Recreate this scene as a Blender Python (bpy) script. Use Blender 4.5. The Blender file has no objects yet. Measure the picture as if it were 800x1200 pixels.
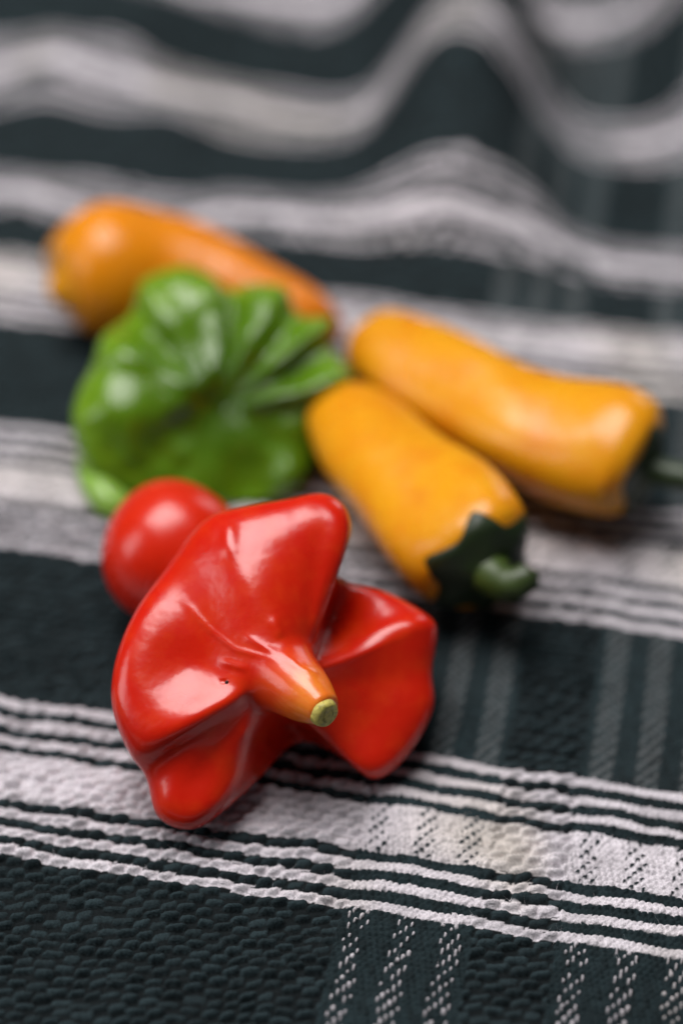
import bpy, math, random
import numpy as np
from mathutils import Vector, Matrix

S = bpy.context.scene
COL = S.collection
rng = np.random.default_rng(7)

# ------------------------------------------------------------------ camera
PITCH = math.radians(42.0)
FPX = 2540.0                                   # focal length in units of a 800 px wide frame
FWD = np.array([0, math.cos(PITCH), -math.sin(PITCH)])
UPV = np.array([0, math.sin(PITCH), math.cos(PITCH)])
RGT = np.array([1.0, 0, 0])
CAM = -0.4 * (FWD - 450.0 / FPX * UPV)         # 32 cm above the cloth
cd = bpy.data.cameras.new('camera')
cam = bpy.data.objects.new('camera', cd)
COL.objects.link(cam)
cam.location = CAM
cam.rotation_euler = (math.pi / 2 - PITCH, 0, 0)
cd.sensor_fit = 'VERTICAL'
cd.sensor_height = 36.0
cd.lens = 36.0 * FPX / 1200.0
cd.clip_start = 0.01
cd.clip_end = 20
cd.dof.use_dof = True
cd.dof.focus_distance = 0.398
cd.dof.aperture_fstop = 3.6
cd.dof.aperture_blades = 9
S.camera = cam

# ------------------------------------------------------------------ light
w = bpy.data.worlds.new('World')
S.world = w
w.use_nodes = True
bg = w.node_tree.nodes['Background']
bg.inputs[0].default_value = (0.80, 0.90, 1.0, 1)
bg.inputs[1].default_value = 0.055


def area(name, loc, target, sx, sy, power, col):
    l = bpy.data.lights.new(name, 'AREA')
    l.shape = 'RECTANGLE'
    l.size, l.size_y = sx, sy
    l.energy = power
    l.color = col
    o = bpy.data.objects.new(name, l)
    COL.objects.link(o)
    o.location = loc
    o.rotation_euler = (Vector(target) - Vector(loc)).to_track_quat('-Z', 'Y').to_euler()
    return o


area('skylight', (-0.15, 0.22, 0.80), (0, 0.05, 0.01), 0.50, 0.55, 9.4, (1.0, 0.97, 0.965))
area('window_light', (0.42, 0.85, 0.30), (0, 0.08, 0.02), 0.22, 0.40, 0.7, (0.95, 0.97, 1.0))
area('left_light', (-0.75, -0.10, 0.45), (0, 0.06, 0.02), 0.35, 0.50, 2.2, (0.97, 0.98, 1.0))  # soft area lamp from the left side

S.view_settings.view_transform = 'Standard'
S.view_settings.look = 'None'
S.view_settings.exposure = -0.1
S.view_settings.gamma = 1.0


# ------------------------------------------------------------------ helpers
def P(px, py, h=0.0):
    """place on the table: the point of height h above it on a sight line of the 800x1200 view"""
    d = FWD + RGT * (px - 400) / FPX + UPV * (600 - py) / FPX
    return CAM + d * (h - CAM[2]) / d[2]


def depth(p):
    return float(np.dot(np.asarray(p) - CAM, FWD))


def Q(px, py, z):
    return CAM + z * (FWD + RGT * (px - 400) / FPX + UPV * (600 - py) / FPX)


def tag(o, label, cat, group=None):
    o['label'] = label
    o['category'] = cat
    if group:
        o['group'] = group
    return o


def empty(name, loc, label, cat, group=None):
    o = bpy.data.objects.new(name, None)
    o.empty_display_size = 0.01
    COL.objects.link(o)
    o.location = loc
    return tag(o, label, cat, group)


def link(name, verts, faces, mat, parent=None, attrs=None, smooth=True):
    me = bpy.data.meshes.new(name)
    me.from_pydata(verts.tolist() if hasattr(verts, 'tolist') else verts, [], faces)
    if smooth:
        me.polygons.foreach_set('use_smooth', [True] * len(me.polygons))
    for k, v in (attrs or {}).items():
        a = me.attributes.new(k, 'FLOAT', 'POINT')
        a.data.foreach_set('value', np.asarray(v, dtype=np.float32))
    me.materials.append(mat)
    o = bpy.data.objects.new(name, me)
    COL.objects.link(o)
    if parent is not None:
        o.parent = parent
        o.location = -Vector(parent.location)
    me.update()
    return o


def cr(p, n, closed):
    """Catmull-Rom along axis 0 of p, n samples per span"""
    p = np.asarray(p, float)
    m = len(p)
    if closed:
        idx = np.arange(m)
        a, b, c, d = p[idx - 1], p[idx], p[(idx + 1) % m], p[(idx + 2) % m]
    else:
        e = np.concatenate([[2 * p[0] - p[1]], p, [2 * p[-1] - p[-2]]])
        a, b, c, d = e[:-3], e[1:-2], e[2:-1], e[3:]
    t = (np.arange(n) / n).reshape((1, n) + (1,) * (p.ndim - 1))
    a, b, c, d = (q[:, None] for q in (a, b, c, d))
    r = 0.5 * (2 * b + (c - a) * t + (2 * a - 5 * b + 4 * c - d) * t ** 2 + (3 * b - a - 3 * c + d) * t ** 3)
    r = r.reshape((-1,) + p.shape[1:])
    if not closed:
        r = np.concatenate([r, p[-1:]])
    return r


def relax(g, it, fix=1):
    """smooth a grid (rows = along, columns = round, periodic), rows at either end stay"""
    for _ in range(it):
        s = 0.25 * (np.roll(g, 1, 1) + np.roll(g, -1, 1)) + 0.5 * g
        s[1:-1] = 0.5 * s[1:-1] + 0.25 * (s[:-2] + s[2:])
        s[:fix] = g[:fix]
        s[-fix:] = g[-fix:]
        g = s
    return g


def grid_faces(nr, nc):
    r = np.arange(nr - 1)[:, None]
    c = np.arange(nc)[None, :]
    c2 = (c + 1) % nc
    f = np.stack([r * nc + c, r * nc + c2, (r + 1) * nc + c2, (r + 1) * nc + c], -1)
    return f.reshape(-1, 4).tolist()


def grid_object(name, g, mat, parent, attrs=None, flip=False):
    """closed skin from a grid whose first and last rows are shrunk to poles"""
    nr, nc = g.shape[:2]
    v = g.reshape(-1, 3)
    f = grid_faces(nr, nc)
    v = np.concatenate([v, g[0].mean(0)[None], g[-1].mean(0)[None]])
    n0, n1 = len(v) - 2, len(v) - 1
    for c in range(nc):
        f.append([n0, (c + 1) % nc, c])
        f.append([n1, (nr - 1) * nc + c, (nr - 1) * nc + (c + 1) % nc])
    if flip:
        f = [q[::-1] for q in f]
    at = {}
    for k, a in (attrs or {}).items():
        a = np.broadcast_to(a, (nr, nc))
        at[k] = np.concatenate([a.reshape(-1), [a[0].mean(), a[-1].mean()]])
    return link(name, v, f, mat, parent, at)


def rest(g, z0=0.0005, k=0.0012):
    """press a skin softly down on the table"""
    z = g[..., 2] - z0
    g = g.copy()
    g[..., 2] = z0 + k * np.logaddexp(0, z / k) - k * 0.1
    return g


def noise2(shape_u, shape_w, cell, seed):
    """smooth value noise sampled at arrays u, w (metres)"""
    r = np.random.default_rng(seed)
    T = r.random((256, 256))
    u = shape_u / cell
    v = shape_w / cell
    iu = np.floor(u).astype(int)
    iv = np.floor(v).astype(int)
    fu = u - iu
    fv = v - iv
    fu = fu * fu * (3 - 2 * fu)
    fv = fv * fv * (3 - 2 * fv)
    a = T[iu & 255, iv & 255]
    b = T[(iu + 1) & 255, iv & 255]
    c = T[iu & 255, (iv + 1) & 255]
    d = T[(iu + 1) & 255, (iv + 1) & 255]
    return (a * (1 - fu) + b * fu) * (1 - fv) + (c * (1 - fu) + d * fu) * fv - 0.5


# ------------------------------------------------------------------ materials
def N(nt, t, **kw):
    n = nt.nodes.new(t)
    for k, v in kw.items():
        setattr(n, k, v)
    return n


def skin_material(name, stops, rough=0.16, sss=0.18, radius=(1, 0.2, 0.05), mottle=None, bump=0.05, coat=0.12, scale=0.003,
                  blotch=420.0, spec=0.5):
    """glossy fruit skin; stops = colours along the 'along' attribute"""
    m = bpy.data.materials.new(name)
    m.use_nodes = True
    nt = m.node_tree
    b = nt.nodes['Principled BSDF']
    at = N(nt, 'ShaderNodeAttribute', attribute_name='along')
    tc = N(nt, 'ShaderNodeTexCoord')
    n1 = N(nt, 'ShaderNodeTexNoise')
    n1.inputs['Scale'].default_value = 130
    n1.inputs['Detail'].default_value = 3
    nt.links.new(tc.outputs['Object'], n1.inputs['Vector'])
    ad = N(nt, 'ShaderNodeMath', operation='MULTIPLY_ADD')
    nt.links.new(n1.outputs['Fac'], ad.inputs[0])
    ad.inputs[1].default_value = 0.10
    sb = N(nt, 'ShaderNodeMath', operation='SUBTRACT')
    nt.links.new(at.outputs['Fac'], sb.inputs[0])
    sb.inputs[1].default_value = 0.05
    nt.links.new(sb.outputs[0], ad.inputs[2])
    cr_ = N(nt, 'ShaderNodeValToRGB')
    el = cr_.color_ramp.elements
    el[0].position, el[0].color = stops[0][0], (*stops[0][1], 1)
    el[1].position, el[1].color = stops[-1][0], (*stops[-1][1], 1)
    for p, c in stops[1:-1]:
        e = el.new(p)
        e.color = (*c, 1)
    nt.links.new(ad.outputs[0], cr_.inputs[0])
    col = cr_.outputs[0]
    if mottle:
        n2 = N(nt, 'ShaderNodeTexNoise')
        n2.inputs['Scale'].default_value = blotch
        n2.inputs['Detail'].default_value = 4
        n2.inputs['Roughness'].default_value = 0.6
        nt.links.new(tc.outputs['Object'], n2.inputs['Vector'])
        rp = N(nt, 'ShaderNodeMapRange')
        rp.inputs[1].default_value = 0.42
        rp.inputs[2].default_value = 0.72
        nt.links.new(n2.outputs['Fac'], rp.inputs[0])
        mx = N(nt, 'ShaderNodeMix', data_type='RGBA')
        ml = N(nt, 'ShaderNodeMath', operation='MULTIPLY')
        nt.links.new(rp.outputs[0], ml.inputs[0])
        ml.inputs[1].default_value = mottle[1]
        nt.links.new(ml.outputs[0], mx.inputs[0])
        nt.links.new(col, mx.inputs[6])
        mx.inputs[7].default_value = (*mottle[0], 1)
        col = mx.outputs[2]
    nt.links.new(col, b.inputs['Base Color'])
    b.inputs['Roughness'].default_value = rough
    b.inputs['Subsurface Weight'].default_value = sss
    b.inputs['Subsurface Radius'].default_value = radius
    b.inputs['Subsurface Scale'].default_value = scale
    b.inputs['Coat Weight'].default_value = coat
    b.inputs['Specular IOR Level'].default_value = spec
    b.inputs['Coat Roughness'].default_value = rough * 0.6
    n3 = N(nt, 'ShaderNodeTexNoise')
    n3.inputs['Scale'].default_value = 260
    n3.inputs['Detail'].default_value = 2.5
    nt.links.new(tc.outputs['Object'], n3.inputs['Vector'])
    bp = N(nt, 'ShaderNodeBump')
    bp.inputs['Strength'].default_value = bump
    bp.inputs['Distance'].default_value = 0.002
    nt.links.new(n3.outputs['Fac'], bp.inputs['Height'])
    nt.links.new(bp.outputs[0], b.inputs['Normal'])
    nt.links.new(bp.outputs[0], b.inputs['Coat Normal'])
    # uneven wax: roughness wanders
    mr = N(nt, 'ShaderNodeMapRange')
    mr.inputs[3].default_value = rough * 0.75
    mr.inputs[4].default_value = rough * 1.5
    nt.links.new(n1.outputs['Fac'], mr.inputs[0])
    nt.links.new(mr.outputs[0], b.inputs['Roughness'])
    return m


RED = (0.60, 0.0110, 0.0012)
M_red = skin_material('red_pepper_skin',
                      [(0.0, (0.84, 0.36, 0.04)), (0.12, (0.82, 0.22, 0.02)), (0.23, (0.72, 0.07, 0.01)),
                       (0.36, (0.62, 0.015, 0.0015)), (1.0, RED)], rough=0.22, mottle=((0.68, 0.045, 0.003), 0.5), bump=0.07, blotch=190)
M_ball = skin_material('cherry_pepper_skin', [(0.0, (0.62, 0.020, 0.002)), (1.0, RED)], rough=0.25)
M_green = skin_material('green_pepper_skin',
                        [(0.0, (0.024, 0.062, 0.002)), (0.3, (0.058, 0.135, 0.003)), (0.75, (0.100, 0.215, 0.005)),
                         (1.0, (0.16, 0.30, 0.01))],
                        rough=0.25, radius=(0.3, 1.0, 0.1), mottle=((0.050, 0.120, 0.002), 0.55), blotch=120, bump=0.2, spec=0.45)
M_lime = skin_material('pale_green_pepper_skin', [(0.0, (0.20, 0.36, 0.04)), (1.0, (0.24, 0.42, 0.06))],
                       rough=0.28, radius=(0.3, 1.0, 0.1))
M_yellow = skin_material('yellow_pepper_skin',
                         [(0.0, (0.70, 0.27, 0.006)), (0.5, (0.76, 0.33, 0.008)), (1.0, (0.72, 0.28, 0.006))],
                         rough=0.25, radius=(1, 0.45, 0.05), mottle=((0.68, 0.19, 0.004), 0.6), blotch=110, coat=0.03, bump=0.13, spec=0.38)
M_orange = skin_material('orange_pepper_skin',
                         [(0.0, (0.76, 0.38, 0.010)), (0.18, (0.72, 0.25, 0.004)), (1.0, (0.66, 0.16, 0.003))],
                         rough=0.26, radius=(1, 0.4, 0.05), mottle=((0.80, 0.26, 0.01), 0.4), blotch=110, coat=0.03, bump=0.13, spec=0.38)
M_calyx = skin_material('calyx_green', [(0.0, (0.020, 0.042, 0.006)), (1.0, (0.010, 0.022, 0.005))],
                        rough=0.42, radius=(0.3, 1, 0.1), sss=0.1, coat=0.1, bump=0.3)
M_stalk = skin_material('stalk_green', [(0.0, (0.050, 0.088, 0.010)), (0.5, (0.042, 0.072, 0.010)), (1.0, (0.012, 0.022, 0.006))],
                        rough=0.42, radius=(0.3, 1, 0.1), sss=0.1, coat=0.1, bump=0.3)
M_stub = skin_material('cut_stub', [(0.0, (0.60, 0.50, 0.10)), (1.0, (0.62, 0.54, 0.14))],
                       rough=0.5, radius=(0.6, 1, 0.2), sss=0.15, coat=0.0, bump=0.5,
                       mottle=((0.10, 0.09, 0.02), 0.7), blotch=1100)
M_scar = skin_material('scar_brown', [(0.0, (0.03, 0.008, 0.004)), (1.0, (0.03, 0.008, 0.004))], rough=0.6, sss=0, coat=0)


def cloth_material():
    m = bpy.data.materials.new('woven_cotton')
    m.use_nodes = True
    nt = m.node_tree
    b = nt.nodes['Principled BSDF']
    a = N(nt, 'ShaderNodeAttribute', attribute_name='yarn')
    tc = N(nt, 'ShaderNodeTexCoord')
    n = N(nt, 'ShaderNodeTexNoise')
    n.inputs['Scale'].default_value = 2600
    n.inputs['Detail'].default_value = 3
    nt.links.new(tc.outputs['Object'], n.inputs['Vector'])
    mr = N(nt, 'ShaderNodeMapRange')
    mr.inputs[1].default_value = 0.3
    mr.inputs[2].default_value = 0.7
    mr.inputs[3].default_value = 0.72
    mr.inputs[4].default_value = 1.22
    nt.links.new(n.outputs['Fac'], mr.inputs[0])
    mx = N(nt, 'ShaderNodeVectorMath', operation='SCALE')
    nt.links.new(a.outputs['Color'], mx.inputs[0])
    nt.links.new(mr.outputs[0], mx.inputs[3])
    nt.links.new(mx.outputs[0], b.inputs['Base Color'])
    b.inputs['Roughness'].default_value = 0.85
    b.inputs['Specular IOR Level'].default_value = 0.18
    b.inputs['Sheen Weight'].default_value = 0.0
    b.inputs['Sheen Roughness'].default_value = 0.5
    bp = N(nt, 'ShaderNodeBump')
    bp.inputs['Strength'].default_value = 0.55
    bp.inputs['Distance'].default_value = 0.0004
    nt.links.new(n.outputs['Fac'], bp.inputs['Height'])
    nt.links.new(bp.outputs[0], b.inputs['Normal'])
    return m


M_cloth = cloth_material()

# ------------------------------------------------------------------ the cloth
ANG = math.radians(11.0)
E1 = np.array([math.cos(ANG), -math.sin(ANG)])     # along a stripe
E2 = np.array([math.sin(ANG), math.cos(ANG)])      # across the stripes, away from the camera


def cloth_height(x, y):
    """folds of the cloth: level under the peppers, ruffled behind them"""
    h = 0.0012 * np.sin(x * 38 + 1.0) * np.sin(y * 31 + 0.4) * np.clip((y - 0.02) / 0.05, 0, 1)

    def ridge(p0, p1, hgt, sig, start, full, skew=0.0):
        d = p1 - p0
        L = np.hypot(*d)
        d = d / L
        s = (x - p0[0]) * d[0] + (y - p0[1]) * d[1]
        c = (x - p0[0]) * d[1] - (y - p0[1]) * d[0]
        c = c + 0.004 * np.sin(s * 45 + skew)
        k = np.clip((s - start) / (full - start), 0, 1)
        k = k * k * (3 - 2 * k)
        return hgt * k * np.exp(-np.abs(c / sig) ** 2.7)

    a = P(585, 330)[:2]
    b = P(515, 30)[:2]
    h = h + ridge(a, b, 0.033, 0.0205, -0.022, 0.062)
    a = P(860, 330)[:2]
    b = P(850, 30)[:2]
    h = h + ridge(a, b, 0.032, 0.019, 0.0, 0.11, 2.0)
    a = P(150, 250)[:2]
    b = P(60, 20)[:2]
    h = h + ridge(a, b, 0.010, 0.030, 0.0, 0.10, 1.0)
    # low folds running along the stripes where the cloth is pushed together
    q = x * E2[0] + y * E2[1]
    k = np.clip((q - 0.188) / 0.03, 0, 1)
    h = h + k * 0.0035 * (1 - np.cos((q - 0.188) * 2 * math.pi / 0.046 + 9 * x)) * 0.5
    h = h + np.clip((y - 0.33) / 0.2, 0, 1) * 0.03
    h = h + np.clip((y - 0.17) / 0.06, 0, 1) * (0.007 * noise2(x + 1, y + 1, 0.045, 41) + 0.006 * noise2(x + 1, y + 1, 0.018, 42))
    h = h + np.clip((y - 0.03) / 0.05, 0, 1) * 0.0022 * noise2(x + 1, y + 1, 0.028, 43)
    return h


def hashv(a, b, s):
    v = np.sin(a * 127.1 + b * 311.7 + s * 74.7) * 43758.5453
    return v - np.floor(v)


def build_cloth():
    us = np.concatenate([np.linspace(-0.36, -0.132, 60, endpoint=False), np.arange(-0.132, 0.112, 0.00030),
                         np.linspace(0.112, 0.34, 60)])
    ws = [-0.16]
    while ws[-1] < 0.55:
        v = ws[-1]
        ws.append(v + (0.003 if v < -0.052 else 0.00030 if v < 0.085 else 0.0003 + (v - 0.085) * 0.0042))
    ws = np.array(ws)
    u, q = np.meshgrid(us, ws)                       # rows: q
    # yarn rows wander a little
    qq = q + 0.0011 * noise2(u, q, 0.009, 1) + 0.0005 * noise2(u, q, 0.003, 4) + 0.0012 * noise2(u, q, 0.05, 2) - 0.0016 * np.exp(-((u - 0.028) / 0.008) ** 2) * 0
    uu = u + 0.0005 * noise2(u, q, 0.010, 3)
    PR = 0.00234
    row = np.interp(qq, [-1.018, 0.018, 0.100, 0.176, 0.208, 0.263, 0.326, 1.326],
                    [-1.036 / PR, 0, 35, 70, 105, 140, 175, 175 + 1 / 0.00177])
    # zones of the warp: open coarse weave, or close weave with dotted columns
    um = uu * 1000
    zone = np.ones_like(um)
    zone[(um < 0.6)] = 0
    zone[(um > 25.0) & (um < 40.0)] = 0
    # coarse weave -------------------------------------------------------
    rr = row + 0.5
    L = 0.0034
    tilt = 0.40
    ri = np.floor(rr)
    sh = (ri % 2) * 0.5 + hashv(ri, 0, 1) * 0.5 + 0.5 * noise2(u, q, 0.009, 31)
    cu = uu / L + sh
    ci = np.floor(cu)
    fu = cu - ci
    rr2 = rr - tilt * (fu - 0.5) + 0.22 * (hashv(ci, ri, 2) - 0.5)
    rf = np.clip((rr2 - ri - 0.5) / (0.56 + 0.26 * hashv(ci, ri, 15)) + 0.5, 0, 1)
    jl = 0.84 + 0.30 * hashv(ci, ri, 5)
    bump_c = np.clip(1 - np.abs((2 * fu - 1) / jl) ** 3.6, 0, 1) ** 0.7 * np.clip(1 - np.abs(2 * rf - 1) ** 2.2, 0, 1) ** 0.7
    bump_c = bump_c * (0.35 + 0.75 * hashv(ci, ri, 3) ** 0.7) + 0.12 * np.cos(2 * math.pi * (fu * 3.6 + rf * 1.6)) * np.clip(1 - np.abs(2 * rf - 1), 0, 1)
    row_c = ri
    # close weave ----------------------------------------------------------
    sub = row * 2 + 1.0
    si = np.floor(sub)
    L2 = 0.00120
    cu2 = uu / L2 + si * 0.28
    ci2 = np.floor(cu2)
    fu2 = cu2 - ci2
    sf = np.clip(sub - si - 0.25 * (fu2 - 0.5) + 0.2 * (hashv(ci2, si, 4) - 0.5), 0, 1)
    bump_f = np.clip(1 - np.abs(2 * fu2 - 1) ** 2.4, 0, 1) ** 0.5 * np.clip(1 - np.abs(2 * sf - 1) ** 2.2, 0, 1) ** 0.5
    bump_f = bump_f * (0.7 + 0.4 * hashv(ci2, si, 6))
    row_f = np.floor(row + 0.5 + 0.15 * (hashv(ci2, si, 7) - 0.5))
    r_idx = np.where(zone > 0, row_f, row_c)
    k = np.abs((r_idx + 17) % 35 - 17)               # rows from the middle of a band
    rr_pos = np.where(zone > 0, row + 0.12 * (hashv(ci2, si, 7) - 0.5) + 0.05, row - 0.16 * (fu - 0.5) + 0.18 * (hashv(ci, ri, 2) - 0.5))
    kk = np.abs((rr_pos + 17.5) % 35 - 17.5)
    thin = np.minimum(np.minimum(np.abs(kk - 4), np.abs(kk - 6)), np.abs(kk - 8))
    light = (kk < np.where(q > 0.19, 2.0, 2.5)) | (thin < np.where(q > 0.19, 0.30, np.where(q > 0.06, 0.46, np.where(zone > 0, 0.43, 0.47))))
    lf = light.astype(float)
    bump = np.where(zone > 0, bump_f * 0.62, bump_c)
    # dotted columns: warp floats of the other colour come to the surface
    colp = np.where(um < 33, (um - 12.6) / 8.7, (um - 43.8) / 8.9)
    cfrac = colp - np.round(colp)
    dotzone = (zone > 0) & (np.abs(cfrac) < 0.23)
    wide = (k <= 2) | (k > 8)
    dots = dotzone & wide & (((si + ci2) % 2) == 0) & (bump_f > 0.62) & (np.abs(fu2 - 0.5) < np.where(k > 8, 0.15, 0.36)) & (hashv(ci2, si, 8) > np.where(k > 8, np.where(q > 0.03, 2.0, 0.08), 0.05))
    lf = np.where(dots, 1 - lf, lf)
    bump = np.where(dots & (light == False), bump + 0.25, bump)
    # small holes in the light yarn where the dark warp shows
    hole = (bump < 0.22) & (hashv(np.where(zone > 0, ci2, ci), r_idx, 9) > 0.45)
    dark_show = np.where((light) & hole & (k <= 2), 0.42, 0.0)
    # loops in the outer light line of the coarse weave
    n1 = noise2(u, q, 0.006, 11)
    n2 = noise2(u, q, 0.03, 12)
    LIGHT = np.array([0.69, 0.645, 0.68])
    CREAM = np.array([0.60, 0.53, 0.36])
    DARK = np.array([0.0120, 0.0220, 0.0250])
    cream = np.clip(-0.12 + 0.9 * noise2(u, q, 0.02, 21) + np.exp(-((um - 33) / 9) ** 2) * 0.55 * np.exp(-((q - 0.013) / 0.02) ** 2), 0, 0.75)
    lc = LIGHT * (1 - cream[..., None]) + CREAM * cream[..., None]
    lc = lc * (0.92 + 0.25 * n1[..., None] + 0.12 * (hashv(ci, ri, 13)[..., None] - 0.5))
    dc = DARK * (1.0 + 0.9 * n2[..., None] + 0.5 * (hashv(np.where(zone > 0, ci2, ci), r_idx, 14)[..., None] - 0.4))
    # open weave: teal weft floats over dark warp, gaps blackened as painted shade
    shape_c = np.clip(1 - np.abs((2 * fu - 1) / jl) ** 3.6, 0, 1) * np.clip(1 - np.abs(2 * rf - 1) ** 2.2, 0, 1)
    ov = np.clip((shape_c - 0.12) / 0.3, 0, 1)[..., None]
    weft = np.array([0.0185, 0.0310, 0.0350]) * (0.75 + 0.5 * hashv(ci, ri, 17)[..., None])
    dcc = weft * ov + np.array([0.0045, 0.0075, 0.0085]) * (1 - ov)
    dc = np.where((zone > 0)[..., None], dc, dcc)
    # grey warp shows faintly along the dotted columns in the blue dark squares behind
    faint = np.where((zone > 0) & (k > 8) & (q > 0.03), np.where(np.abs(cfrac) < 0.27, 0.020, 0.003) + np.where((np.abs(cfrac) < 0.25) & ((si + ci2) % 2 == 0) & (bump_f > 0.45), 0.075, 0.0), 0.0)[..., None] * np.array([1.0, 1.0, 1.0])
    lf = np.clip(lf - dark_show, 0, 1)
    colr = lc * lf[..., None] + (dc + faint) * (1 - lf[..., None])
    # geometry
    x = u * E1[0] + q * E2[0]
    y = u * E1[1] + q * E2[1]
    fade = np.clip((0.30 - q) / 0.24, 0.25, 1) * np.where((q < -0.05) | (np.abs(u + 0.01) > 0.125), 0, 1)
    z0 = cloth_height(x, y) - 0.0010
    z = z0 + (bump * 0.0014 + 0.0010 * n1 + 0.00045 * noise2(u, q, 0.0011, 33)) * fade - 0.0003
    nr, nc = x.shape
    v = np.stack([x, y, z], -1).reshape(-1, 3).astype(np.float32)
    r = np.arange(nr - 1)[:, None]
    c = np.arange(nc - 1)[None, :]
    f = np.stack([r * nc + c, r * nc + c + 1, (r + 1) * nc + c + 1, (r + 1) * nc + c], -1).reshape(-1).astype(np.int32)
    nf = len(f) // 4
    me = bpy.data.meshes.new('striped_cloth')
    me.vertices.add(len(v))
    me.vertices.foreach_set('co', v.reshape(-1))
    me.loops.add(len(f))
    me.loops.foreach_set('vertex_index', f)
    me.polygons.add(nf)
    me.polygons.foreach_set('loop_start', np.arange(nf, dtype=np.int32) * 4)
    me.polygons.foreach_set('use_smooth', np.ones(nf, dtype=bool))
    me.update(calc_edges=True)
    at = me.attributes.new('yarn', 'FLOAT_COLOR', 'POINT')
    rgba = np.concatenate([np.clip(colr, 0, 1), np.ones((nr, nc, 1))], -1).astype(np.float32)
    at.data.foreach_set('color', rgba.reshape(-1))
    me.materials.append(M_cloth)
    o = bpy.data.objects.new('striped_cloth', me)
    COL.objects.link(o)
    tag(o, 'dark teal woven cotton cloth with white stripes, ruffled into folds behind the peppers', 'cloth')
    # loose fibres standing off the yarn
    r2 = np.random.default_rng(5)
    n = 16000
    ii = np.searchsorted(ws, -0.045 + 0.16 * r2.random(n) ** 1.3)
    jj = np.searchsorted(us, -0.085 + 0.165 * r2.random(n))
    base = np.stack([x[ii, jj], y[ii, jj], z[ii, jj]], -1)
    fc = colr[ii, jj] * 1.15 + 0.004
    az = r2.random(n) * 2 * math.pi
    d0 = np.stack([np.cos(az), np.sin(az), 0.15 + 0.8 * r2.random(n)], -1)
    d0 = d0 / np.linalg.norm(d0, axis=1)[:, None]
    ln = (0.0006 + 0.0016 * r2.random(n) ** 2)[:, None]
    bend = r2.normal(0, 0.55, (n, 3))
    side = np.cross(d0, r2.normal(0, 1, (n, 3)))
    side = side / np.linalg.norm(side, axis=1)[:, None] * 0.000022
    rings = []
    for t in (0.0, 0.33, 0.66, 1.0):
        c_ = base - d0 * 0.0002 + ln * (d0 * t + bend * t * t * 0.6)
        rings += [c_ - side * (1.1 - t), c_ + side * (1.1 - t)]
    fv = np.stack(rings, 1).reshape(-1, 3)
    b0 = np.arange(n)[:, None] * 8
    ff = np.concatenate([b0 + np.array([[k, k + 1, k + 3, k + 2]]) for k in (0, 2, 4)], 0).tolist()
    fo = link('loose_fibres', fv, ff, M_cloth, o)
    at = fo.data.attributes.new('yarn', 'FLOAT_COLOR', 'POINT')
    at.data.foreach_set('color', np.repeat(np.concatenate([fc, np.ones((n, 1))], 1), 8, 0).astype(np.float32).reshape(-1))
    fo['kind'] = 'stuff'
    return o


build_cloth()


# ------------------------------------------------------------------ winged peppers
def winged(rim, centre, tip, neck_r, tip_r, mids, backs, apex, n_phi, n_s, smooth, neck_mid=None):
    """skin of a crown-shaped pepper: rim = outline points (3-D), centre/tip = foot and end of the neck,
    mids = list of (fraction towards rim, push vector array or lift), backs likewise, apex = far end"""
    rim = np.asarray(rim)
    m = len(rim)
    ax = tip - centre
    ax = ax / np.linalg.norm(ax)
    d = rim - centre
    d = d - (d @ ax)[:, None] * ax
    d = d / np.linalg.norm(d, axis=1)[:, None]
    # even out the directions so that the neck stays round
    e1 = d[0]
    e2 = np.cross(ax, e1)
    ang = np.unwrap(np.arctan2(d @ e2, d @ e1))
    sgn = 1 if ang[-1] > ang[0] else -1
    ev = ang[0] + sgn * np.arange(m) * 2 * math.pi / m
    an = 0.5 * ang + 0.5 * ev
    dn = np.cos(an)[:, None] * e1 + np.sin(an)[:, None] * e2
    rows = [np.repeat(tip[None], m, 0) + dn * tip_r * 0.35,
            tip - ax * 0.0002 + dn * tip_r * 0.85,
            tip - ax * tip_r * 0.5 + dn * tip_r * 1.08]
    mid_ax = (0.45 * centre + 0.55 * tip)
    rows.append(mid_ax + dn * (0.5 * neck_r + 0.5 * tip_r))
    rows.append(centre + dn * neck_r)
    foot = centre + dn * neck_r
    for fr, push in mids:
        rows.append(foot * (1 - fr) + rim * fr + push)
    rows.append(rim)
    for fr, push in backs:
        rows.append(apex * (1 - fr) + rim * fr + push)
    rows.append(apex + (rim - rim.mean(0)) * 0.03)
    g = np.stack(rows)
    g = np.swapaxes(cr(np.swapaxes(g, 0, 1), n_phi, True), 0, 1)
    g = cr(g, n_s, False)
    return relax(g, smooth)


# --- red pepper
zR = depth(P(215, 930, 0.009))
K = FPX / zR / 100.0                            # px per cm there


def RP(px, py, dz):
    return Q(px, py, zR + (930 - py) / K / 100 * math.tan(math.radians(12)) - dz / 100)


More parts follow.
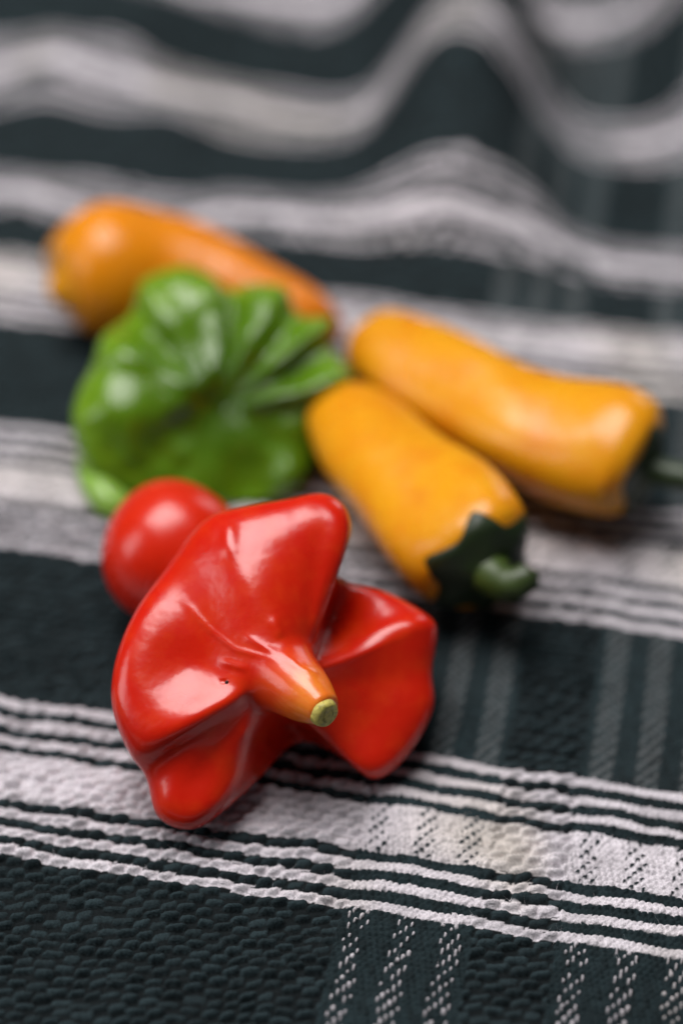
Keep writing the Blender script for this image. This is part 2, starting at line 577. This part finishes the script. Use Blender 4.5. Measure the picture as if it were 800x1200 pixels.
#        px   py    dz    mid1   mid2(near rim)  thickness
redrim = [(378, 577, 0.22, 0.15, 0.26, 0.8),
          (405, 593, 0.22, 0.12, 0.28, 0.8),
          (412, 626, 0.10, 0.02, 0.24, 0.8),
          (393, 662, -0.45, -0.25, 0.12, 0.7),
          (404, 682, -1.10, -0.65, -0.10, 0.7),
          (450, 692, -1.00, -0.30, 0.05, 0.9),
          (502, 720, -0.80, 0.00, 0.22, 0.9),
          (513, 742, -0.80, -0.02, 0.20, 0.9),
          (506, 788, -0.85, -0.08, 0.12, 0.9),
          (509, 830, -0.90, -0.10, 0.16, 0.9),
          (478, 886, -0.95, -0.10, 0.18, 0.9),
          (438, 915, -0.95, -0.12, 0.20, 0.8),
          (402, 888, -1.15, -0.40, 0.05, 0.7),
          (350, 868, -1.60, -0.70, -0.10, 0.6),
          (308, 908, -0.85, -0.15, 0.10, 0.7),
          (268, 946, -0.20, 0.00, 0.22, 0.8),
          (226, 973, 0.00, 0.05, 0.30, 0.7),
          (184, 958, 0.00, 0.10, 0.28, 0.7),
          (171, 910, 0.02, 0.34, 0.20, 0.8),
          (150, 882, 0.35, 0.48, 0.34, 0.9),
          (130, 826, 0.55, 0.10, 0.24, 1.1),
          (136, 768, 0.55, -0.12, 0.22, 1.2),
          (160, 712, 0.40, 0.00, 0.22, 1.2),
          (196, 664, 0.20, 0.22, 0.22, 1.2),
          (238, 608, 0.30, 0.36, 0.26, 1.1),
          (285, 593, 0.28, 0.36, 0.28, 1.0),
          (338, 584, 0.28, 0.24, 0.26, 0.9)]
rim = np.array([RP(a, b, c) for a, b, c, *_ in redrim])
toward = -(FWD + RGT * (320 - 400) / FPX + UPV * (600 - 780) / FPX)
toward = toward / np.linalg.norm(toward)
c0 = RP(333, 793, 0.55)
t0 = RP(382, 833, 1.30)
apx = RP(325, 760, -2.3)
m1 = np.array([r[3] for r in redrim])[:, None] / 100 * toward
m2 = np.array([r[4] for r in redrim])[:, None] / 100 * toward
th = np.array([r[5] for r in redrim])[:, None] / 100 * -toward
g = winged(rim, c0, t0, 0.0072, 0.0035,
           [(0.16, m1 * 0.4), (0.48, m1), (0.84, m2 + 0.15 * m1)],
           [(0.97, th * 0.55), (0.80, th * 1.05), (0.40, th * 0.6)], apx, 16, 12, 22)
rim_row = 12 * 8


def project(p):
    rel = p - CAM
    z = rel @ FWD
    return rel @ RGT / z * FPX + 400, 600 - rel @ UPV / z * FPX, z


def crease(g, line, amp, sig, last):
    """a fine raised (or sunken) fold of the skin along a line of the front"""
    nrm = np.cross(np.gradient(g, axis=1), np.gradient(g, axis=0))
    nrm = nrm / (np.linalg.norm(nrm, axis=2)[..., None] + 1e-12)
    nrm = nrm * np.sign(nrm @ toward)[..., None]
    x_, y_, _ = project(g)
    best = np.full(x_.shape, 1e9)
    end = np.ones(x_.shape)
    for i in range(len(line) - 1):
        ax_, ay_ = line[i]
        bx_, by_ = line[i + 1]
        L2 = (bx_ - ax_) ** 2 + (by_ - ay_) ** 2
        t = np.clip(((x_ - ax_) * (bx_ - ax_) + (y_ - ay_) * (by_ - ay_)) / L2, 0, 1)
        d = (x_ - ax_ - t * (bx_ - ax_)) ** 2 + (y_ - ay_ - t * (by_ - ay_)) ** 2
        end = np.where(d < best, (i + t) / (len(line) - 1), end)
        best = np.minimum(best, d)
    k = amp * np.exp(-best / sig ** 2) * np.clip(4 * end * (1 - end) + 0.15, 0, 1)
    k[last:] = 0
    return g + nrm * k[..., None]


for line, amp, sig in [([(214, 702), (245, 736), (275, 760), (328, 774)], 0.00022, 4.0),
                       ([(285, 744), (325, 766)], 0.00025, 5.0),
                       ([(330, 764), (352, 782), (374, 790)], 0.00035, 6.0),
                       ([(256, 774), (292, 784)], 0.00030, 5.0),
                       ([(160, 884), (240, 830), (302, 810)], 0.00018, 14.0),
                       ([(318, 722), (330, 748)], 0.00040, 7.0),
                       ([(262, 796), (264, 797)], -0.00060, 7.0),
                       ([(286, 850), (283, 868)], 0.00020, 4.0),
                       ([(425, 748), (470, 732), (503, 726)], 0.00050, 9.0),
                       ([(268, 610), (270, 655)], 0.00045, 9.0)]:
    g = crease(g, line, amp, sig, rim_row)
g = rest(g, -0.0006)
nr, nc = g.shape[:2]
# colour runs from the orange neck (0) to the red wings (1)
dn_ = np.linalg.norm(g - (0.3 * c0 + 0.7 * t0), axis=2)
along = np.clip(dn_ / 0.033, 0, 1)
root = empty('winged_pepper', (float(g[..., 0].mean()), float(g[..., 1].mean()), 0.0),
             'glossy red winged pepper with an orange neck ending in a cut yellow green stub', 'pepper')
grid_object('body', g, M_red, root, {'along': along})


def lathe_along(name, pts, radii, mat, parent, n=24, sub=8, alongv=None, squash=None, lobes=0, lob_amp=0.0, smooth=2, phase=0.6):
    """closed tube along a 3-D path with given radii (rounded ends come from the radii)"""
    pts = np.asarray(pts, float)
    radii = np.asarray(radii, float)
    pr = cr(np.concatenate([pts, radii[:, None]], 1), sub, False)
    p, r = pr[:, :3], np.maximum(pr[:, 3], 1e-5)
    t = np.gradient(p, axis=0)
    t = t / np.linalg.norm(t, axis=1)[:, None]
    ref = np.array([0.0, 0.0, 1.0])
    if abs(t[0] @ ref) > 0.9:
        ref = np.array([0.0, 1.0, 0.0])
    a = np.cross(t, ref)
    a = a / np.linalg.norm(a, axis=1)[:, None]
    b = np.cross(a, t)
    ph = np.arange(n) / n * 2 * math.pi
    rr = r[:, None] * np.ones((1, n))
    if lobes:
        s = np.linspace(0, 1, len(p))[:, None]
        rr = rr * (1 + lob_amp * np.cos(lobes * ph[None] + 1.1 * s + phase) * (0.35 + 0.65 * np.sin(np.pi * s) ** 0.5))
    gg = p[:, None] + rr[..., None] * (np.cos(ph)[None, :, None] * a[:, None] + np.sin(ph)[None, :, None] * b[:, None])
    gg = relax(gg, smooth)
    s = np.linspace(0, 1, len(p))[:, None] if alongv is None else np.interp(np.linspace(0, 1, len(p)), *alongv)[:, None]
    return gg, s


def add_tube(name, pts, radii, mat, parent, **kw):
    gg, s = lathe_along(name, pts, radii, mat, parent, **kw)
    return grid_object(name, gg, mat, parent, {'along': s})


ax = (t0 - c0) / np.linalg.norm(t0 - c0)
stub_c = t0 + RGT * -0.0004 + UPV * -0.0003
add_tube('cut_stub', [stub_c - ax * 0.0030, stub_c - ax * 0.001, stub_c + ax * 0.0004, stub_c + ax * 0.0012, stub_c + ax * 0.0013, stub_c + ax * 0.00125],
         [0.0026, 0.0028, 0.0028, 0.0023, 0.0014, 0.0001], M_stub, root, n=28, lobes=5, lob_amp=0.04)
# insect scar in the hollow of the left wing
flat = g.reshape(-1, 3)


def on_skin(px, py, pts):
    rel = pts - CAM
    z = rel @ FWD
    x_ = rel @ RGT / z * FPX + 400
    y_ = 600 - rel @ UPV / z * FPX
    d = (x_ - px) ** 2 + (y_ - py) ** 2
    near = d < 16
    if not near.any():
        near = d <= d.min()
    i = np.where(near)[0][np.argmin(z[near])]
    return pts[i]


sc = on_skin(263, 797, flat)
add_tube('scar', [sc - toward * 0.0006, sc, sc + toward * 0.00022, sc + toward * 0.0003], [0.0003, 0.0005, 0.0003, 0.00003], M_scar, root, n=10, sub=3)


# --- green pepper
zG = depth(P(255, 575, 0.010))
KG = FPX / zG / 100.0


def GP(px, py, dz):
    return Q(px, py, zG + (575 - py) / KG / 100 * math.tan(math.radians(26)) - dz / 100)


#           px   py    dz   ridge(+)/valley(-)
greenrim = [(226, 313, 0.0, 0.24),
            (252, 321, -0.15, 0.16),
            (271, 340, -0.35, -0.26),
            (298, 332, 0.0, 0.20),
            (334, 340, 0.1, 0.26),
            (356, 370, -0.1, 0.06),
            (393, 374, 0.1, 0.26),
            (390, 408, -0.1, -0.14),
            (415, 440, -0.1, 0.24),
            (392, 474, -0.7, -0.10),
            (370, 530, -1.3, -0.20),
            (348, 578, -1.6, -0.10),
            (296, 596, -1.6, -0.24),
            (250, 598, -1.6, -0.08),
            (206, 590, -1.4, -0.08),
            (150, 576, -1.1, -0.10),
            (106, 552, -0.75, 0.05),
            (92, 518, -0.3, 0.20),
            (89, 484, 0.05, 0.28),
            (105, 436, 0.05, 0.28),
            (121, 392, 0.1, 0.24),
            (150, 364, -0.25, -0.10),
            (168, 328, 0.0, 0.22),
            (198, 317, -0.05, 0.24)]
rim = np.array([GP(a, b, c) for a, b, c, *_ in greenrim])
tw = -(FWD + RGT * (250 - 400) / FPX + UPV * (600 - 460) / FPX)
tw = tw / np.linalg.norm(tw)
gc = GP(264, 470, 0.15)
gt = GP(264, 472, -0.35)
ga = GP(262, 440, -2.6)
rv = np.array([r[3] for r in greenrim])[:, None] / 100
thk = 0.010 * -tw
gtc = gc + tw * 0.001
g = winged(rim, gc, gc + tw * 0.0012, 0.0035, 0.0012,
           [(0.25, tw * (0.0012 + rv * 0.45)), (0.58, tw * (0.0030 + rv * 1.15)), (0.86, tw * (0.0034 + rv * 0.8))],
           [(0.97, thk * 0.7), (0.82, thk * 1.2), (0.42, thk * 0.7)], ga, 14, 12, 9)
# the middle is a small navel instead of a neck
gx, gy = g @ RGT, g @ UPV
g = g + tw * (0.0042 * noise2(gx + 1, gy + 1, 0.011, 51) + 0.0018 * noise2(gx + 1, gy + 1, 0.005, 52))[..., None]
g = g + (RGT * (0.0022 * noise2(gx + 3, gy + 1, 0.009, 53))[..., None] + UPV * (0.0022 * noise2(gx + 1, gy + 3, 0.009, 54))[..., None])
dd = np.linalg.norm(g - gc, axis=2)
g = g - tw * (0.0035 * np.exp(-(dd / 0.005) ** 2))[..., None]
g = rest(g, -0.0006)
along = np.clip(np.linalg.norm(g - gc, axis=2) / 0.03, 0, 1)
root = empty('winged_pepper', (float(g[..., 0].mean()), float(g[..., 1].mean()), 0.0),
             'green winged pepper with ridges fanning out from its sunken middle', 'pepper')
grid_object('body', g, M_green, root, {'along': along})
pts = [GP(*q) for q in [(97, 520, -1.6), (104, 550, -1.1), (116, 574, -0.9), (136, 592, -0.9), (166, 600, -1.3), (200, 596, -1.9)]]
gg, s = lathe_along('lobe', pts, [0.0010, 0.0026, 0.0036, 0.0038, 0.0030, 0.0008], None, None, n=28, sub=8)
lob = grid_object('lobe', rest(gg, -0.0006), M_lime, root, {'along': s})
lob['label'] = 'pale green lobe curling out below the pepper'

# --- round red pepper behind the left wing
cb = P(203, 646, 0.0150)
rb = 86 / FPX * depth(cb)
th_ = np.linspace(0.02, math.pi - 0.02, 60)[:, None]
ph = np.arange(72)[None] / 72 * 2 * math.pi
r_ = rb * (1 + 0.04 * np.cos(3 * ph + 0.8) * np.sin(th_) ** 2 + 0.015 * np.cos(2 * th_))
g = cb + np.stack([r_ * np.sin(th_) * np.cos(ph), r_ * np.sin(th_) * np.sin(ph), 0.97 * r_ * np.cos(th_) * np.ones_like(ph)], -1)
root = empty('cherry_pepper', (float(cb[0]), float(cb[1]), 0.0),
             'smooth round red cherry pepper between the red and the green winged peppers', 'pepper')
grid_object('body', rest(g, -0.0006), M_ball, root, {'along': np.linspace(0, 1, 60)[:, None]})
tp = cb + np.array([0.006, 0.010, -0.0105]) * (rb / 0.0145)


# --- long peppers
def add_calyx(skin, parent, s0, amp, lobes, phase, thick=0.0009):
    """thin cap of pointed sepals that follows the stalk end of a pepper's skin"""
    e = skin[::-1][:70]
    n = e.shape[1]
    pole = e[0].mean(0)
    nrm = np.cross(np.gradient(e, axis=1), np.gradient(e, axis=0))
    nrm = nrm / (np.linalg.norm(nrm, axis=2)[..., None] + 1e-12)
    out = e - skin[-60:-30].mean((0, 1))
    nrm = nrm * np.sign((nrm * out).sum(-1))[..., None]
    nrm[:3] = (pole - skin[-60:-30].mean((0, 1)))[None, None] / np.linalg.norm(pole - skin[-60:-30].mean((0, 1)))
    J = 16
    rr_ = np.random.default_rng(3)
    le = 0.75 + 0.5 * rr_.random(lobes)
    g = np.zeros((J + 1, n, 3))
    for c in range(n):
        arc = np.concatenate([[0], np.cumsum(np.linalg.norm(np.diff(e[:, c], axis=0), axis=1))])
        f = (c / n * lobes + phase) % lobes
        tri = 1 - abs((f % 1) - 0.5) * 2
        sm = s0 + amp * le[int(f)] * tri ** 1.5
        for j in range(J + 1):
            t = j / J
            sj = 0.0002 + sm * t
            p = np.array([np.interp(sj, arc, e[:, c, k]) for k in range(3)])
            q_ = np.array([np.interp(sj, arc, nrm[:, c, k]) for k in range(3)])
            off = thick * (1 - t ** 5) + 0.0004 * tri * (1 - t) - 0.0003 * (t > 0.99) + 0.0012 * math.exp(-(sj / 0.003) ** 2)
            g[j, c] = p + q_ * off
    g = relax(g, 1)
    return grid_object('calyx', g, M_calyx, parent, {'along': np.linspace(0, 1, J + 1)[:, None]})


def long_pepper(label, keys, mat, lobes, amp, phase=0.6, group='mini sweet peppers'):
    """keys: (px, py, radius px, height of the axis above the cloth in m or None = resting)"""
    pts, rad = [], []
    for px, py, rp, h in keys:
        hh = 0.010 if h is None else h
        for _ in range(6):
            p = P(px, py, hh)
            r = rp / FPX * depth(p)
            if h is None:
                hh = max(r * 0.97, 0.001)
        pts.append(p)
        rad.append(r)
    gg, s = lathe_along('body', pts, rad, None, None, n=72, sub=10, lobes=lobes, lob_amp=amp, smooth=4, phase=phase)
    gg = gg + 0.0007 * np.sin(gg * 210 + 1.3)[..., ::-1]
    gg = rest(gg, -0.0006)
    root = empty('sweet_pepper', (float(gg[..., 0].mean()), float(gg[..., 1].mean()), 0.0), label, 'pepper', group)
    grid_object('body', gg, mat, root, {'along': s})
    return root, np.array(pts), gg


long_pepper('orange sweet pepper with a broad blunt end lying behind the green winged pepper',
            [(72, 330, 4, 0.0155), (73, 330, 36, 0.0155), (80, 328, 56, 0.0155), (100, 324, 71, 0.0155), (138, 318, 78, 0.0155), (190, 318, 69, 0.0145), (250, 334, 57, 0.0125),
             (310, 354, 50, 0.0115), (356, 374, 43, 0.0100), (386, 386, 26, 0.009), (396, 391, 3, 0.009)], M_orange, 3, 0.03)

rootC, ptsC, skinC = long_pepper('long yellow orange sweet pepper with its flat stalk end lying beyond the calyx pepper',
            [(424, 396, 3, 0.0138), (427, 398, 26, 0.0138), (440, 405, 45, 0.0136), (472, 424, 56, 0.0136), (520, 454, 63, 0.0138), (580, 487, 65, 0.0142),
             (640, 512, 70, 0.0155), (700, 531, 77, 0.0168), (732, 539, 76, 0.0168), (751, 545, 64, 0.0166), (759, 548, 40, 0.0165), (761, 549, 3, 0.0165)],
            M_yellow, 3, 0.075, -1.2)
axC = ptsC[-1] - ptsC[-6]
axC = axC / np.linalg.norm(axC)
e = ptsC[-1]
add_calyx(skinC, rootC, 0.0085, 0.004, 5, 0.3)
add_tube('stalk', [e, e + axC * 0.004, e + axC * 0.009 + UPV * 0.0006, e + axC * 0.015 + UPV * 0.002, e + axC * 0.0155 + UPV * 0.002],
         [0.0034, 0.0032, 0.0030, 0.0034, 0.0003], M_calyx, rootC, n=24)

rootB, ptsB, skinB = long_pepper('short yellow sweet pepper with its dark green calyx and curled stalk showing',
            [(390, 474, 3, 0.0122), (393, 477, 25, 0.0122), (404, 490, 45, 0.0124), (432, 520, 60, 0.0130), (468, 560, 69, 0.0140), (510, 602, 75, 0.0152),
             (540, 632, 78, 0.0160), (558, 653, 75, 0.0164), (567, 663, 62, 0.0166), (571, 668, 34, 0.0167), (572, 669, 3, 0.0167)],
            M_yellow, 3, 0.075, -1.2)
axB = ptsB[-1] - ptsB[-6]
axB = axB / np.linalg.norm(axB)
e = ptsB[-1]
add_calyx(skinB, rootB, 0.0098, 0.0060, 6, 0.1)
add_tube('stalk', [e - axB * 0.001, e + axB * 0.0025, e + axB * 0.0045 + RGT * 0.0010, e + axB * 0.0055 + RGT * 0.0032 + UPV * 0.0008,
                   e + axB * 0.0052 + RGT * 0.0056 + UPV * 0.0022, e + axB * 0.0050 + RGT * 0.0060 + UPV * 0.0024],
         [0.0052, 0.0045, 0.0038, 0.0033, 0.0030, 0.0004], M_stalk, rootB, n=28)
